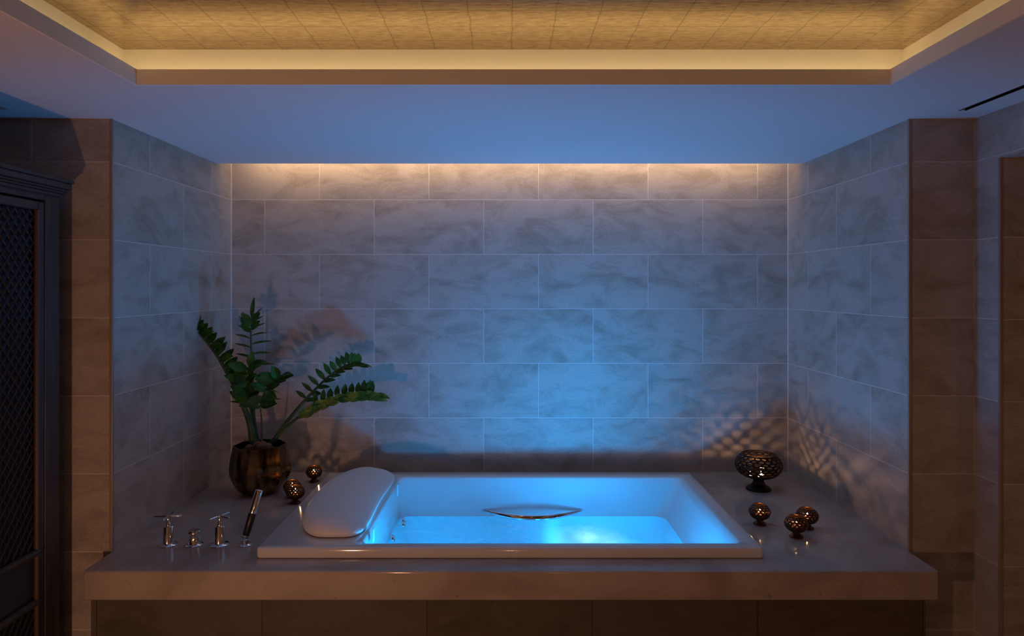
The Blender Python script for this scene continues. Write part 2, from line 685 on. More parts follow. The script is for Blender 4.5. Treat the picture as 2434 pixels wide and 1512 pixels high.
# ceiling: soffit board with the coffer cut out, leaving a slot along the alcove wall
bm = bmesh.new()
z0, z1 = CEIL, CEIL + BT
FT = 0.008
for b in ((XL2, 1.6575, CO_Y1 + FT, SLOT_Y, z0, z1), (1.6725, 3.05, CO_Y1 + FT, 2.95, z0, z1), (1.6575, 1.6725, 2.491, 2.95, z0, z1),
          (XL2, CO_X0 - FT, YREAR, CO_Y1 + FT, z0, z1), (CO_X1 + FT, 1.6575, YREAR, CO_Y1 + FT, z0, z1),
          (1.6725, 3.05, YREAR, CO_Y1 + FT, z0, z1), (1.6575, 1.6725, YREAR, -1.2, z0, z1), (CO_X0 - FT, CO_X1 + FT, YREAR, CO_Y0 - FT, z0, z1)):
    box(bm, *b)
ceil = struct('ceiling', bm, M_PAINT)
# pocket over the slot
obj('slot_pocket', new((XL, XR, SLOT_Y - 0.10, YW, CEIL + 0.15, CEIL + 0.18), (XL, XR, SLOT_Y - 0.12, SLOT_Y - 0.10, z1, CEIL + 0.18)), M_COVE, ceil)
# recessed cove walls
a0, a1, b0, b1 = CO_X0 - POC, CO_X1 + POC, CO_Y0 - POC, CO_Y1 + POC
obj('cove_wall', new((a0 - 0.03, a1 + 0.03, b1, b1 + 0.03, z1, HI), (a0 - 0.03, a1 + 0.03, b0 - 0.03, b0, z1, HI),
                     (a0 - 0.03, a0, b0, b1, z1, HI), (a1, a1 + 0.03, b0, b1, z1, HI)), M_COVE, ceil)
# fascia: the lip's plaster upstand, which hides the strips
ft = FT
zl = CEIL + LIP
obj('cove_lip', new((CO_X0 - ft, CO_X1 + ft, CO_Y1, CO_Y1 + ft, z0 - .0002, zl), (CO_X0 - ft, CO_X1 + ft, CO_Y0 - ft, CO_Y0, z0 - .0002, zl),
                    (CO_X0 - ft, CO_X0, CO_Y0, CO_Y1, z0 - .0002, zl), (CO_X1, CO_X1 + ft, CO_Y0, CO_Y1, z0 - .0002, zl)), M_COVE, ceil)
g = obj('gold_leaf_panel', new((a0, a1, b0, b1, PANEL_Z, PANEL_Z + 0.02)), M_GOLD, ceil)
planar_uv(g, lambda co, n: (co.x - 0.02, co.y + 0.08))
g['label'] = 'gold leaf squares inside the lit coffer'
struct('ceiling_slab', new((XL2 - T, 3.2, YREAR - T, YW + T, HI, HI + 0.1)), M_PAINT)
# linear air slot
sd = obj('air_slot', new((1.652, 1.6575, -1.2, 2.495, CEIL - 0.001, z1), (1.6725, 1.678, -1.2, 2.495, CEIL - 0.001, z1), (1.6575, 1.6725, -1.2, 2.491, z1 - 0.004, z1)), M_VOID)
tag(sd, 'long thin black air slot in the ceiling near the right wall', 'vent')

# tile edge profiles at the two column corners and the opening jamb
for k, (xa, xb, ya, yb, zt) in enumerate(((XL - 0.010, XL + 0.002, YC - 0.003, YC + 0.009, CEIL), (XR - 0.002, XR + 0.010, YC - 0.003, YC + 0.009, CEIL), (XR2 - 0.003, XR2 + 0.008, 2.477, 2.488, HEAD))):
    zb = DECK if k < 2 else 0
    struct('trim_%d' % (k + 1), new((xa, xb, ya, yb, zb, zt), bevel=0.0015), M_TRIM)
# light silicone joints up the alcove's inner corners
M_SIL = plain('pale_silicone', (0.72, 0.70, 0.66), 0.4, bump=0.02)
for k, xx in enumerate((XL, XR)):
    s = 1 if k == 0 else -1
    struct('trim_%d' % (k + 4), new((min(xx, xx + s * 0.004), max(xx, xx + s * 0.004), YW - 0.004, YW, DECK, CEIL + 0.10)), M_SIL)

# ------------------------------------------------------------------ wardrobe on the left
WX = -1.642          # front face plane of the carcass
WY1 = 2.50           # its far side
WY0 = 1.20
WT = CZ + 0.345      # underside of cornice
wd = thing('wardrobe', 'dark weathered wooden wardrobe with lattice doors at the left edge', 'wardrobe', (-1.95, 1.85, 0))
L0 = wd.location.copy()


def rel(bm):
    bmesh.ops.translate(bm, verts=bm.verts, vec=-L0)
    return bm


obj('carcass', rel(new((XL2 + 0.01, WX - 0.03, WY0, WY1, 0.0, WT), (WX - 0.03, WX, WY1 - 0.077, WY1, 0.08, WT), (WX - 0.03, WX, WY0, WY0 + 0.077, 0.08, WT),
                       (WX - 0.03, WX, WY0 + 0.077, WY1 - 0.077, WT - 0.035, WT), (WX - 0.03, WX + 0.012, WY0, WY1 + 0.012, 0.0, 0.09), bevel=0.003)), M_WOOD, wd)
# cornice: stepped moulding running along front and far side
bm = bmesh.new()
for (dx, h0, h1) in ((0.014, 0.0, 0.012), (0.022, 0.012, 0.020), (0.030, 0.020, 0.028), (0.038, 0.028, 0.050), (0.046, 0.050, 0.064)):
    box(bm, XL2 + 0.01, WX + dx, WY0 - dx, WY1 + dx * 0.3, WT - 0.014 + h0, WT - 0.014 + h1, bevel=0.0025)
obj('cornice', rel(bm), M_WOOD, wd)


def wardrobe_door(ya, yb):
    d = rel(new((WX - 0.022, WX - 0.002, yb - 0.030, yb - 0.002, 0.1, WT - 0.042), (WX - 0.022, WX - 0.002, ya + 0.002, ya + 0.030, 0.1, WT - 0.042),
                (WX - 0.022, WX - 0.002, ya + 0.030, yb - 0.030, WT - 0.072, WT - 0.042), (WX - 0.022, WX - 0.002, ya + 0.030, yb - 0.030, 0.1, 0.15), bevel=0.003))
    d = obj('door', d, M_WOOD, wd)
    # rounded moulding round the panels, with cross rails
    bm = bmesh.new()
    for zr in (CZ - 0.926, CZ - 1.10):
        tube(bm, [(WX - 0.006, ya + 0.03, zr), (WX - 0.006, yb - 0.03, zr)], 0.013, 10)
    obj('rail', rel(bm), M_WOOD, d)
    bm = bmesh.new()
    tube(bm, [(WX - 0.006, yb - 0.036, 0.15), (WX - 0.006, yb - 0.036, WT - 0.072)], 0.009, 8)
    tube(bm, [(WX - 0.006, ya + 0.036, 0.15), (WX - 0.006, ya + 0.036, WT - 0.072)], 0.009, 8)
    obj('bead_moulding', rel(bm), M_WOODRED, d)
    obj('backing', rel(new((WX - 0.026, WX - 0.022, ya + 0.02, yb - 0.02, 0.12, WT - 0.06))), M_PANELCLOTH, d)
    # diagonal lattice in upper and lower panels
    bm = bmesh.new()
    for (za, zb) in ((CZ - 0.913, WT - 0.072), (0.15, CZ - 1.113)):
        y0_, y1_ = ya + 0.042, yb - 0.042
        sp = 0.036
        for sgn in (1, -1):
            c = -3.0
            while c < 4.0:
                # line y = c + sgn * 0.8 * z ; clip to the panel
                pts = []
                for zz in (za, zb):
                    pts.append((c + sgn * 0.8 * zz, zz))
                (p0, p1) = pts
                t0, t1 = 0.0, 1.0
                dy = p1[0] - p0[0]
                for lim, side in ((y0_, 1), (y1_, -1)):
                    f0, f1 = side * (p0[0] - lim), side * (p1[0] - lim)
                    if f0 < 0 and f1 < 0:
                        t0, t1 = 1, 0
                        break
                    if f0 < 0:
                        t0 = max(t0, f0 / (f0 - f1))
                    elif f1 < 0:
                        t1 = min(t1, f0 / (f0 - f1))
                if t1 - t0 > 0.01:
                    A = (WX - 0.016 + 0.002 * sgn, p0[0] + dy * t0, za + (zb - za) * t0)
                    B = (WX - 0.016 + 0.002 * sgn, p0[0] + dy * t1, za + (zb - za) * t1)
                    tube(bm, [A, B], 0.0035, 4)
                c += sp
    obj('lattice', rel(bm), M_LATTICE, d)
    return d


wardrobe_door(1.85, WY1 - 0.078)
wardrobe_door(WY0 + 0.078, 1.85)

# ------------------------------------------------------------------ bath surround
FY = 2.440          # deck front edge
SL = 0.105          # slab edge height
TX0, TX1, TY0, TY1 = -0.943, 0.965, 2.555, 3.610     # tub rim outline
bm = bmesh.new()
# ring slab round the bath cut-out, rounded front edge
outer = [(XL, YW), (XR, YW), (XR, FY), (XL, FY)]
hx0, hx1, hy0, hy1 = TX0 + 0.04, TX1 - 0.04, TY0 + 0.035, TY1 - 0.035
inner = [(hx0, hy1), (hx1, hy1), (hx1, hy0), (hx0, hy0)]
vo = [[bm.verts.new((x, y, z)) for x, y in outer] for z in (DECK - SL, DECK)]
vi = [[bm.verts.new((x, y, z)) for x, y in inner] for z in (DECK - SL, DECK)]
for k in range(4):
    j = (k + 1) % 4
    bm.faces.new((vo[1][k], vo[1][j], vi[1][j], vi[1][k]))
    bm.faces.new((vo[0][k], vo[0][j], vi[0][j], vi[0][k]))
    bm.faces.new((vo[0][k], vo[0][j], vo[1][j], vo[1][k]))
    bm.faces.new((vi[0][k], vi[0][j], vi[1][j], vi[1][k]))
bm.edges.ensure_lookup_table()
fe = [e for e in bm.edges if all(abs(v.co.y - FY) < 1e-4 for v in e.verts)]
bmesh.ops.bevel(bm, geom=fe, offset=0.007, segments=4, affect='EDGES', profile=0.5)
deck = obj('bath_deck', bm, M_MARBLE)
smooth_angle(deck, 40)
tag(deck, 'polished beige marble deck slab surrounding the inset bathtub', 'deck')
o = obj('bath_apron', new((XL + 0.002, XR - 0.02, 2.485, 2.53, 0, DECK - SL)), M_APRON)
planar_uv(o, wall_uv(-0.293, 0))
tag(o, 'tiled apron panel below the marble bath deck, darkened as if in its shade', 'panel')


# ------------------------------------------------------------------ bathtub
def rrect(x0, x1, y0, y1, r, n=8, xr=None):
    """rounded rectangle, 4*(n+1) points, counter-clockwise"""
    pts = []
    for cx, cy, a in ((x1 - r, y1 - r, 0), (x0 + r, y1 - r, 90), (x0 + r, y0 + r, 180), (x1 - r, y0 + r, 270)):
        for k in range(n + 1):
            t = R(a + 90 * k / n)
            pts.append((cx + r * math.cos(t), cy + r * math.sin(t)))
    return pts


RIM = DECK + 0.040
ix0, ix1, iy0, iy1 = -0.555, 0.895, 2.609, 3.510
loops = []
cxt, cyt = 0.011, 3.08


def lp(x0, x1, y0, y1, r, z):
    loops.append([(x, y, z) for x, y in rrect(x0, x1, y0, y1, r)])


lp(TX0 + .003, TX1 - .003, TY0 + .003, TY1 - .003, .012, DECK + .001)
lp(TX0, TX1, TY0, TY1, .015, DECK + .005)
lp(TX0, TX1, TY0, TY1, .015, RIM - .008)
lp(TX0 + .002, TX1 - .002, TY0 + .002, TY1 - .002, .015, RIM - .003)
lp(TX0 + .007, TX1 - .007, TY0 + .007, TY1 - .007, .013, RIM)
lp(ix0 - .02, ix1 + .035, iy0 - .008, iy1 + .010, .030, RIM)
lp(ix0 - .008, ix1 + .016, iy0 - .003, iy1 + .004, .035, RIM - .003)
lp(ix0, ix1, iy0, iy1, .04, RIM - .010)
lp(ix0 + .003, ix1 - .018, iy0 + .006, iy1 - .006, .045, RIM - .04)
lp(ix0 + .006, ix1 - .075, iy0 + .028, iy1 - .028, .055, RIM - .15)
lp(ix0 + .008, ix1 - .100, iy0 + .040, iy1 - .040, .065, RIM - .20)
lp(ix0 + .100, ix1 - .150, iy0 + .080, iy1 - .080, .09, RIM - .34)
lp(ix0 + .190, ix1 - .190, iy0 + .110, iy1 - .110, .10, RIM - .42)
lp(ix0 + .260, ix1 - .230, iy0 + .140, iy1 - .140, .10, RIM - .445)
lp(ix0 + .400, ix1 - .400, iy0 + .250, iy1 - .250, .10, RIM - .45)
bm = bmesh.new()
rings = [[bm.verts.new(p) for p in l] for l in loops]
n = len(rings[0])
for a, b in zip(rings, rings[1:]):
    for k in range(n):
        bm.faces.new((a[k], a[(k + 1) % n], b[(k + 1) % n], b[k]))
bm.faces.new(rings[-1])
tubo = thing('bathtub', 'white drop-in bathtub glowing blue inside, set into the marble deck', 'bathtub', (cxt, cyt, DECK))
bmesh.ops.translate(bm, verts=bm.verts, vec=-tubo.location)
shell = obj('tub_shell', bm, M_TUB, tubo)
smooth_angle(shell, 50)

WZ = CZ - 1.165     # water level
# headrest end: shaped armrest swells low on the left end, jets in them
bm = bmesh.new()
for (x, y, z, r) in ((ix0 + .045, 3.36, WZ + .012, .022), (ix0 + .050, 3.325, WZ + .006, .020), (ix0 + .030, 3.14, WZ + .006, .022)):
    M = Matrix.Translation(Vector((x, y, z)) - tubo.location) @ Matrix.Rotation(R(78), 4, 'Y')
    rr = lathe_prof = [(0.0, -.004), (r * .45, -.004), (r * .5, 0.004), (r * .8, .006), (r, .002), (r, -.004)]
    b2 = bmesh.new()
    lathe(b2, rr, 20, cap=False)
    bmesh.ops.transform(b2, matrix=M, verts=b2.verts)
    me_ = bpy.data.meshes.new('tmp')
    b2.to_mesh(me_)
    b2.free()
    jb = bmesh.new()
    jb.from_mesh(me_)
    bpy.data.meshes.remove(me_)
    j = obj('jet_nozzle', jb, M_CHROME, tubo, True)
bm.free()

# chrome grab bar bowed out from the far inner wall
gy = iy1 - .030
gz = CZ - 1.141
gp = []
for k in range(21):
    t = -1 + 2 * k / 20
    gp.append((0.127 + 0.262 * t, gy - 0.105 * (1 - t * t) + 0.004, gz + 0.004 * t * t))
# slim flat bar standing on edge, tapering to its ends
bm = bmesh.new()
prev = None
for k in range(21):
    t = -1 + 2 * k / 20
    hh = 0.005 + 0.0070 * (1 - abs(t) ** 3)
    x, y, z = gp[k]
    sec = [(-.004, -hh * .7), (-.004, hh * .7), (-.002, hh), (.003, hh), (.005, hh * .7), (.005, -hh * .7), (.003, -hh), (-.002, -hh)]
    ct, st = math.cos(R(27)), math.sin(R(27))      # its broad face leans back
    cur = [bm.verts.new((x, y + a * ct + b * st, z + b * ct - a * st)) for a, b in sec]
    if prev:
        for q in range(8):
            bm.faces.new((prev[q], prev[(q + 1) % 8], cur[(q + 1) % 8], cur[q]))
    else:
        bm.faces.new(cur)
    prev = cur
bm.faces.new(prev)
bmesh.ops.translate(bm, verts=bm.verts, vec=-tubo.location)
gb = obj('grab_bar', bm, M_CHROME, tubo, True)
gb['label'] = 'curved chrome grab bar on the far inner wall'
# underwater chromatherapy lamps in the near wall and the right end, with their light
for (x, pw, sprd, tilt, turn, dia, zd) in ((-0.20, 10.0, 165, 56, 42, .10, .25), (0.27, 4.5, 85, 40, -8, .12, .33), (0.50, 10.0, 165, 56, -42, .10, .25)):
    y, z = iy0 + (.070 if zd < .3 else .085), RIM - zd
    M = Matrix.Translation(Vector((x, y, z)) - tubo.location) @ Matrix.Rotation(R(-78), 4, 'X')
    b2 = bmesh.new()
    lathe(b2, [(0.0, .010), (.020, .009), (.028, .004), (.030, -.004)], 20, cap=False)
    bmesh.ops.transform(b2, matrix=M, verts=b2.verts)
    obj('lamp_lens', b2, M_LED, tubo, True)
    lamp('bath_led', 'AREA', (x, y + .022, z + .012), pw, BLUE, (R(90 + tilt), 0, R(turn)), shape='DISK', size=dia, spread=R(sprd))
# added whiter lamp in the tub floor; its bright patch stands in for foam
b2 = bmesh.new()
lathe(b2, [(0.0, .004), (.022, .004), (.028, .001)], 20, cap=False)
bmesh.ops.translate(b2, verts=b2.verts, vec=Vector((0.36, 3.15, RIM - .449)) - tubo.location)
obj('lamp_lens', b2, M_LED, tubo, True)  # lens made up for the added floor lamp
lamp('added_foam_glow', 'AREA', (0.36, 3.15, RIM - .443), 0.3, (0.55, 0.70, 1.0), (R(180), 0, 0), shape='DISK', size=0.05, spread=R(80))

# water surface
wl = rrect(ix0 + .0085, ix1 - .095, iy0 + .038, iy1 - .038, .062)
bm = bmesh.new()
f = bm.faces.new([bm.verts.new((x - cxt, y - cyt, 0)) for x, y in wl])
wa = obj('bath_water', bm, M_WATER)
wa.location = (cxt, cyt, WZ)
tag(wa, 'glowing blue bath water filling the tub', 'water', kind='stuff')
# headrest cushion
px0, px1, py0, py1 = -0.872, -0.545, 2.645, 3.530
cyp = (py0 + py1) / 2


def pil_outline(s, m=56):
    """s = inset 0..1; rounded on the left, slightly hollow towards the bath"""
    pts = []
    hw = (px1 - px0) / 2
    hh = (py1 - py0) / 2
    for k in range(m):
        t = 2 * PI * k / m
        c, sn = math.cos(t), math.sin(t)
        e = 0.90 if c < 0 else 0.42
        x = math.copysign(abs(c) ** e, c)
        y = math.copysign(abs(sn) ** (0.85 if c < 0 else 0.72), sn)
        X = hw * 1.0 * x
        if x > 0:
            X -= 0.040 * x * (1 - min(1, abs(y)) ** 2) - 0.012
        k_ = 1 - s
        pts.append(((px0 + px1) / 2 + X * k_ - 0.0 * s, cyp + hh * y * (1 - s * 0.62) if s < 1 else cyp + hh * y * .38))
    return pts


bm = bmesh.new()
prof = [(0.05, 0.0005), (0.015, 0.006), (0.0, 0.018), (0.008, 0.030), (0.035, 0.042), (0.09, 0.053), (0.20, 0.062), (0.38, 0.068), (0.60, 0.070), (0.85, 0.069)]
rings = []
for s, h in prof:
    rings.append([bm.verts.new((x, y, h)) for x, y in pil_outline(s)])
m_ = len(rings[0])
for a, b in zip(rings, rings[1:]):
    for k in range(m_):
        bm.faces.new((a[k], a[(k + 1) % m_], b[(k + 1) % m_], b[k]))
bm.faces.new(rings[0])
bm.faces.new(rings[-1])
# the bath side drapes down over the rim
for v in bm.verts:
    d = min(1.0, max(0, (v.co.x - (-0.71)) / 0.14))
    if v.co.z > 0.012:
        v.co.z = 0.012 + (v.co.z - 0.012) * (1 - 0.85 * d ** 1.8)
pil = thing('headrest_cushion', 'large rounded white headrest cushion on the left end of the bathtub', 'headrest', (-0.71, cyp, RIM + 0.0005))
bmesh.ops.translate(bm, verts=bm.verts, vec=(0.71, -cyp, 0))
obj('cushion', bm, M_PILLOW, pil, True)
for yy in (-.355, .26):
    obj('fixing_tab', new((0.170, 0.175, yy - .018, yy + .018, -0.045, 0.012), bevel=0.002), M_PILLOW, pil, True)


# ------------------------------------------------------------------ deck fittings
def cross_tap(x, y, label, rz):
    t = thing('cross_handle_tap', label, 'tap', (x, y, DECK), 'cross handle taps', rz)
    bm = bmesh.new()
    lathe(bm, [(.036, 0), (.036, .004), (.033, .007), (.021, .009), (.020, .012), (.020, .073), (.018, .076), (.009, .077), (.0085, .086), (.006, .090), (.006, .112), (.010, .114), (.010, .120), (.0, .121)], 32)
    smooth_angle(obj('tap_body', bm, M_CHROME, t), 40)
    bm = bmesh.new()
    for a in (0, 90):
        d = Vector((math.cos(R(a)), math.sin(R(a)), 0)) * .052
        c = Vector((0, 0, .114))
        tube(bm, [c - d, c - d * .94, c + d * .94, c + d], [.0035, .0048, .0048, .0035], 10)
    obj('cross_handle', bm, M_CHROME, t, True)
    return t


cross_tap(-1.339, 2.69, 'chrome cross-handle tap farthest left on the marble deck', R(6))
cross_tap(-1.136, 2.69, 'chrome cross-handle tap between the low knob and the hand shower', R(-24))
t = thing('diverter_knob', 'short round chrome knob between the two cross-handle taps', 'knob', (-1.236, 2.69, DECK))
bm = bmesh.new()
lathe(bm, [(.033, 0), (.033, .004), (.030, .007), (.023, .009), (.021, .012), (.021, .044), (.024, .047), (.0245, .055), (.022, .059), (.0, .060)], 32)
smooth_angle(obj('knob_body', bm, M_CHROME, t), 40)
t = thing('hand_shower', 'slim hand shower leaning in its chrome holder beside the bathtub', 'hand shower', (-1.035, 2.69, DECK))
bm = bmesh.new()
lathe(bm, [(.027, 0), (.027, .004), (.024, .006), (.017, .009), (.016, .018), (.018, .020), (.018, .024), (.014, .026), (.014, .038), (.010, .042), (0, .043)], 32)
smooth_angle(obj('holder', bm, M_CHROME, t), 40)
ax = Vector((.047, .05, .205)).normalized()
b0_ = Vector((.002, 0, .036))
bm = bmesh.new()
tube(bm, [b0_, b0_ + ax * .004, b0_ + ax * .086, b0_ + ax * .088], [.010, .0135, .0155, .015], 20)
obj('black_grip', bm, M_BLACK, t, True)
bm = bmesh.new()
tube(bm, [b0_ + ax * .087, b0_ + ax * .09, b0_ + ax * .165, b0_ + ax * .178, b0_ + ax * .18], [.015, .0155, .0155, .0145, .012], 20)
obj('wand', bm, M_CHROME, t, True)


# ------------------------------------------------------------------ pierced lanterns
def pierced(bm, fn, nu, nv, thick, seed, hole=0.72, jit=0.28):
    """honeycomb of jittered cells on the surface fn(u in 0..1 round, v in 0..1 up); each cell keeps a rim round its hole"""
    rd = random.Random(seed)
    # jittered corner grid of a staggered brick/hex pattern
    P = {}

    def corner(i, j):
        i = i % (2 * nu)
        if (i, j) not in P:
            edge = j == 0 or j == nv
            du = rd.uniform(-jit, jit) * .5
            dv = 0 if edge else rd.uniform(-jit, jit) * .5 + (-0.20 if (i + j) % 2 else 0.20)
            P[(i, j)] = ((i + du) / (2 * nu), min(1, max(0, (j + dv) / nv)))
        return P[(i, j)]

    for j in range(nv):
        for c in range(nu):
            i0 = 2 * c + (j % 2)
            cell = [(i0, j), (i0 + 1, j), (i0 + 2, j), (i0 + 2, j + 1), (i0 + 1, j + 1), (i0, j + 1)]
            pts = []
            for (i, jj) in cell:
                u, v = corner(i, jj)
                base = (i0 // (2 * nu)) if False else 0
                # unwrap
                while u < i0 / (2 * nu) - .5:
                    u += 1
                if i % (2 * nu) != i:
                    u = u if u > .5 else u + 1
                pts.append((u, v))
            cu = sum(p[0] for p in pts) / 6
            cv = sum(p[1] for p in pts) / 6
            hk = hole * rd.uniform(.82, 1.08)
            rings = [[], [], [], []]
            m = 12
            # smooth inner hole
            for k in range(6):
                for h in (0, .5):
                    a, b = pts[k], pts[(k + 1) % 6]
                    pu, pv = a[0] + (b[0] - a[0]) * h, a[1] + (b[1] - a[1]) * h
                    f_ = hk * (0.80 if h == 0 else 0.92)
                    iu, iv = cu + (pu - cu) * f_, cv + (pv - cv) * f_
                    O, Nn = fn(pu, pv)
                    I, Ni = fn(iu, iv)
                    rings[0].append(bm.verts.new(O - Nn * thick))
                    rings[1].append(bm.verts.new(O))
                    rings[2].append(bm.verts.new(I))
                    rings[3].append(bm.verts.new(I - Ni * thick))
            for a, b in ((1, 2), (2, 3), (3, 0)):
                for k in range(m):
                    k2 = (k + 1) % m
                    bm.faces.new((rings[a][k], rings[a][k2], rings[b][k2], rings[b][k]))


def bowl_fn(Rr, zc, hz, th0, th1, power=0.75):
    """oblate bowl surface; th = polar angle measured from bottom"""
    def fn(u, v):
        th = th0 + (th1 - th0) * v
        s, c = math.sin(th), -math.cos(th)
        a = 2 * PI * u
        p = Vector((Rr * s ** power * math.cos(a), Rr * s ** power * math.sin(a), zc + hz * c))
        nrm = Vector((s * math.cos(a) / Rr, s * math.sin(a) / Rr, c / hz)).normalized()
        return p, nrm
    return fn


def lantern(name, label, group, loc, Rr, H, big, seed):
    t = thing(name, label, 'lantern', loc, group, seed * 0.7)
    m = M_BRONZE_BIG if big else M_BRONZE
    zf = 0.30 * H if big else 0.27 * H            # where the bowl begins
    zc = (zf + H) / 2 + 0.0
    hz = (H - zf) / 2 * 1.10
    th1 = R(180 - (40 if big else 29))
    zc = H + hz * math.cos(th1)
    thb = R(52) if big else R(48)
    fn = bowl_fn(Rr, zc, hz, thb, th1)
    bm = bmesh.new()
    pierced(bm, fn, 19 if big else 17, 7 if big else 6, 0.0035 if big else .002, seed, hole=0.82 if big else 0.62)
    obj('pierced_bowl', bm, m, t)
    # solid bottom dish + top rim + middle band
    bm = bmesh.new()
    pr = []
    for k in range(9):
        th = thb * (1 - k / 8)
        pr.append((max(0.0, Rr * max(0, math.sin(th)) ** .75), zc - hz * math.cos(th)))
    pr2 = [(max(0, r_ - .003), z_ + .003) for r_, z_ in pr[:-1]] + [(0, pr[-1][1] + .003)]
    lathe(bm, pr[::-1] + pr2, 40, cap=False)
    obj('dish', bm, m, t, True)
    bm = bmesh.new()
    rt = Rr * math.sin(th1) ** .75
    k_ = 0.0035 if big else 0.0022
    ring = [(rt * math.cos(2 * PI * a / 48), rt * math.sin(2 * PI * a / 48), H - 0.0005) for a in range(48)]
    pts = ring + [ring[0], ring[1]]
    tube(bm, pts, k_, 8, caps=False)
    if not big:
        ring = [((Rr + .0006) * math.cos(2 * PI * a / 48), (Rr + .0006) * math.sin(2 * PI * a / 48), zc) for a in range(48)]
        tube(bm, ring + [ring[0], ring[1]], k_ * .45, 8, caps=False)
    obj('rim', bm, m, t, True)
    # flared foot
    zb = zc - hz * math.cos(thb * .35)
    fr = Rr * (0.53 if big else 0.60)
    nk = Rr * (0.23 if big else 0.30)
    bm = bmesh.new()
    lathe(bm, [(0, 0), (fr, 0), (fr, .10 * zf), (fr * .93, .22 * zf), (nk * 1.25, .50 * zf), (nk, .80 * zf), (nk * 1.05, 1.0 * zf), (nk * 1.2, zb + .001), (0, zb + .001)], 36, cap=False)
    obj('foot', bm, m, t, True)
    return t, zc - hz + .003


def tealight(loc, r, h, flame_h, fm, label, group, two=None):
    t = thing('tealight_candle', label, 'candle', loc, group)
    bm = bmesh.new()
    lathe(bm, [(0, 0), (r, 0), (r, h), (r - .0008, h), (r - .0008, .001), (0, .001)], 24, cap=False)
    obj('tin_cup', bm, M_CUP, t, True)
    bm = bmesh.new()
    lathe(bm, [(0, .0012), (r - .001, .0012), (r - .001, h - .003), (0, h - .004)], 24, cap=False)
    obj('wax', bm, M_WAX, t, True)
    bm = bmesh.new()
    tube(bm, [(0, 0, h - .005), (0.0006, 0, h + .004)], .0008, 6)
    obj('wick', bm, M_WICK, t)
    bm = bmesh.new()
    lathe(bm, [(0, 0), (.0022, .002), (.0034, .006), (.0030, .011), (.0016, .017), (0, .023)], 12, 0, 0, h + .002, cap=False)
    for v in bm.verts:
        v.co.z = h + .002 + (v.co.z - h - .002) * flame_h / .023
        v.co.x *= flame_h / .023
        v.co.y *= flame_h / .023
    obj('flame', bm, fm, t, True)
    return t


SMALLS = [
    (-1.013, 3.570, .0415, .080, 'small bronze lantern behind the headrest, rearmost of the left trio', 21),
    (-1.043, 3.305, .0425, .080, 'small bronze lantern touching the plant pot, partly hidden', 22),
    (-1.000, 3.215, .0435, .080, 'small bronze lantern frontmost of the left trio', 23),
    (1.085, 2.930, .0450, .083, 'small dark lantern standing alone beside the bathtub', 24),
    (1.178, 2.780, .0460, .083, 'small dark lantern nearest the front edge, right deck', 25),
    (1.266, 2.878, .0450, .083, 'small dark lantern farthest right, behind its neighbour', 26),
]
for (x, y, r, h, lab, sd_) in SMALLS:
    t, zin = lantern('pierced_lantern', lab, 'small pierced lanterns left of the bathtub' if x < 0 else 'small pierced lanterns right of the bathtub', (x, y, DECK), r, h, False, sd_)
    tealight((x, y, DECK + zin), .017, .034, .012, M_FLAME, 'lit tealight inside the ' + lab.replace('standing alone', 'alone'), 'tealights in the small lanterns')
t, zin = lantern('pierced_bowl_lantern', 'large black pierced bowl lantern on a flared foot in the right corner', None, (1.266, 3.436, DECK), .115, .176, True, 5)
tealight((1.278, 3.43, DECK + zin), .021, .014, .022, M_FLAME_BIG, 'lit candle on the right inside the large black bowl lantern', 'candles in the large lantern')
tealight((1.222, 3.43, DECK + zin + .004), .019, .012, .014, M_FLAME_BIG, 'lit candle on the left inside the large black bowl lantern', 'candles in the large lantern')

# ------------------------------------------------------------------ potted plant
PX, PY = -1.228, 3.385
plant = thing('potted_plant', 'green plant with arching leafy fronds in a faceted bronze pot on the marble deck', 'plant', (PX, PY, DECK))
# faceted pot: eight facets meeting in soft arches at the bottom
bm = bmesh.new()
F = 8
prof = [(.062, 0), (.085, .006), (.108, .026), (.128, .055), (.1395, .090), (.141, .125), (.134, .180), (.122, .238), (.1185, .238), (.128, .18), (.115, .06), (.06, .02)]
rings = []
for i, (r, z) in enumerate(prof):
    rg = []
    soft = min(1, max(0, (z - .02) / .07))
    for k in range(F * 6):
        a = 2 * PI * k / (F * 6)
        loc_a = ((a + PI / F) % (2 * PI / F)) - PI / F
        poly = math.cos(PI / F) / math.cos(loc_a)
        rr = r * (soft * (poly * 1.035) + (1 - soft))
        a2 = a + R(37.5)
        rg.append(bm.verts.new((rr * math.cos(a2), rr * math.sin(a2), z)))
    rings.append(rg)
m_ = F * 6
for a, b in zip(rings, rings[1:]):
    for k in range(m_):
        bm.faces.new((a[k], a[(k + 1) % m_], b[(k + 1) % m_], b[k]))
bm.faces.new(rings[0])
bm.faces.new(rings[-1])
pot = obj('pot', bm, M_POT, plant)
smooth_angle(pot, 14)
bm = bmesh.new()
rd = random.Random(11)
rg_prev = None
rings = lathe(bm, [(.119, .200), (.09, .212), (.05, .222), (0, .226)], 36, cap=False)
for v in bm.verts:
    v.co.z += rd.uniform(-.005, .006)
obj('soil', bm, M_SOIL, plant, True)
# papery bulbs and a dry root loop
bm = bmesh.new()
for (x, y, z, sx, sz) in ((.020, -.03, .232, .030, .030), (.045, -.02, .228, .022, .022), (-.055, .0, .222, .02, .016)):
    bmesh.ops.create_icosphere(bm, subdivisions=3, radius=1, matrix=Matrix.Translation((x, y, z)) @ Matrix.Diagonal((sx, sx, sz, 1)))
for v in bm.verts:
    v.co += Vector((rd.uniform(-1, 1), rd.uniform(-1, 1), rd.uniform(-1, 1))) * .0015
tube(bm, spline([(-.02, -.05, .21), (-.012, -.055, .245), (.008, -.05, .262), (.03, -.045, .25), (.05, -.05, .235)], 12), .0035, 6)
obj('bulb', bm, M_BULB, plant, True)


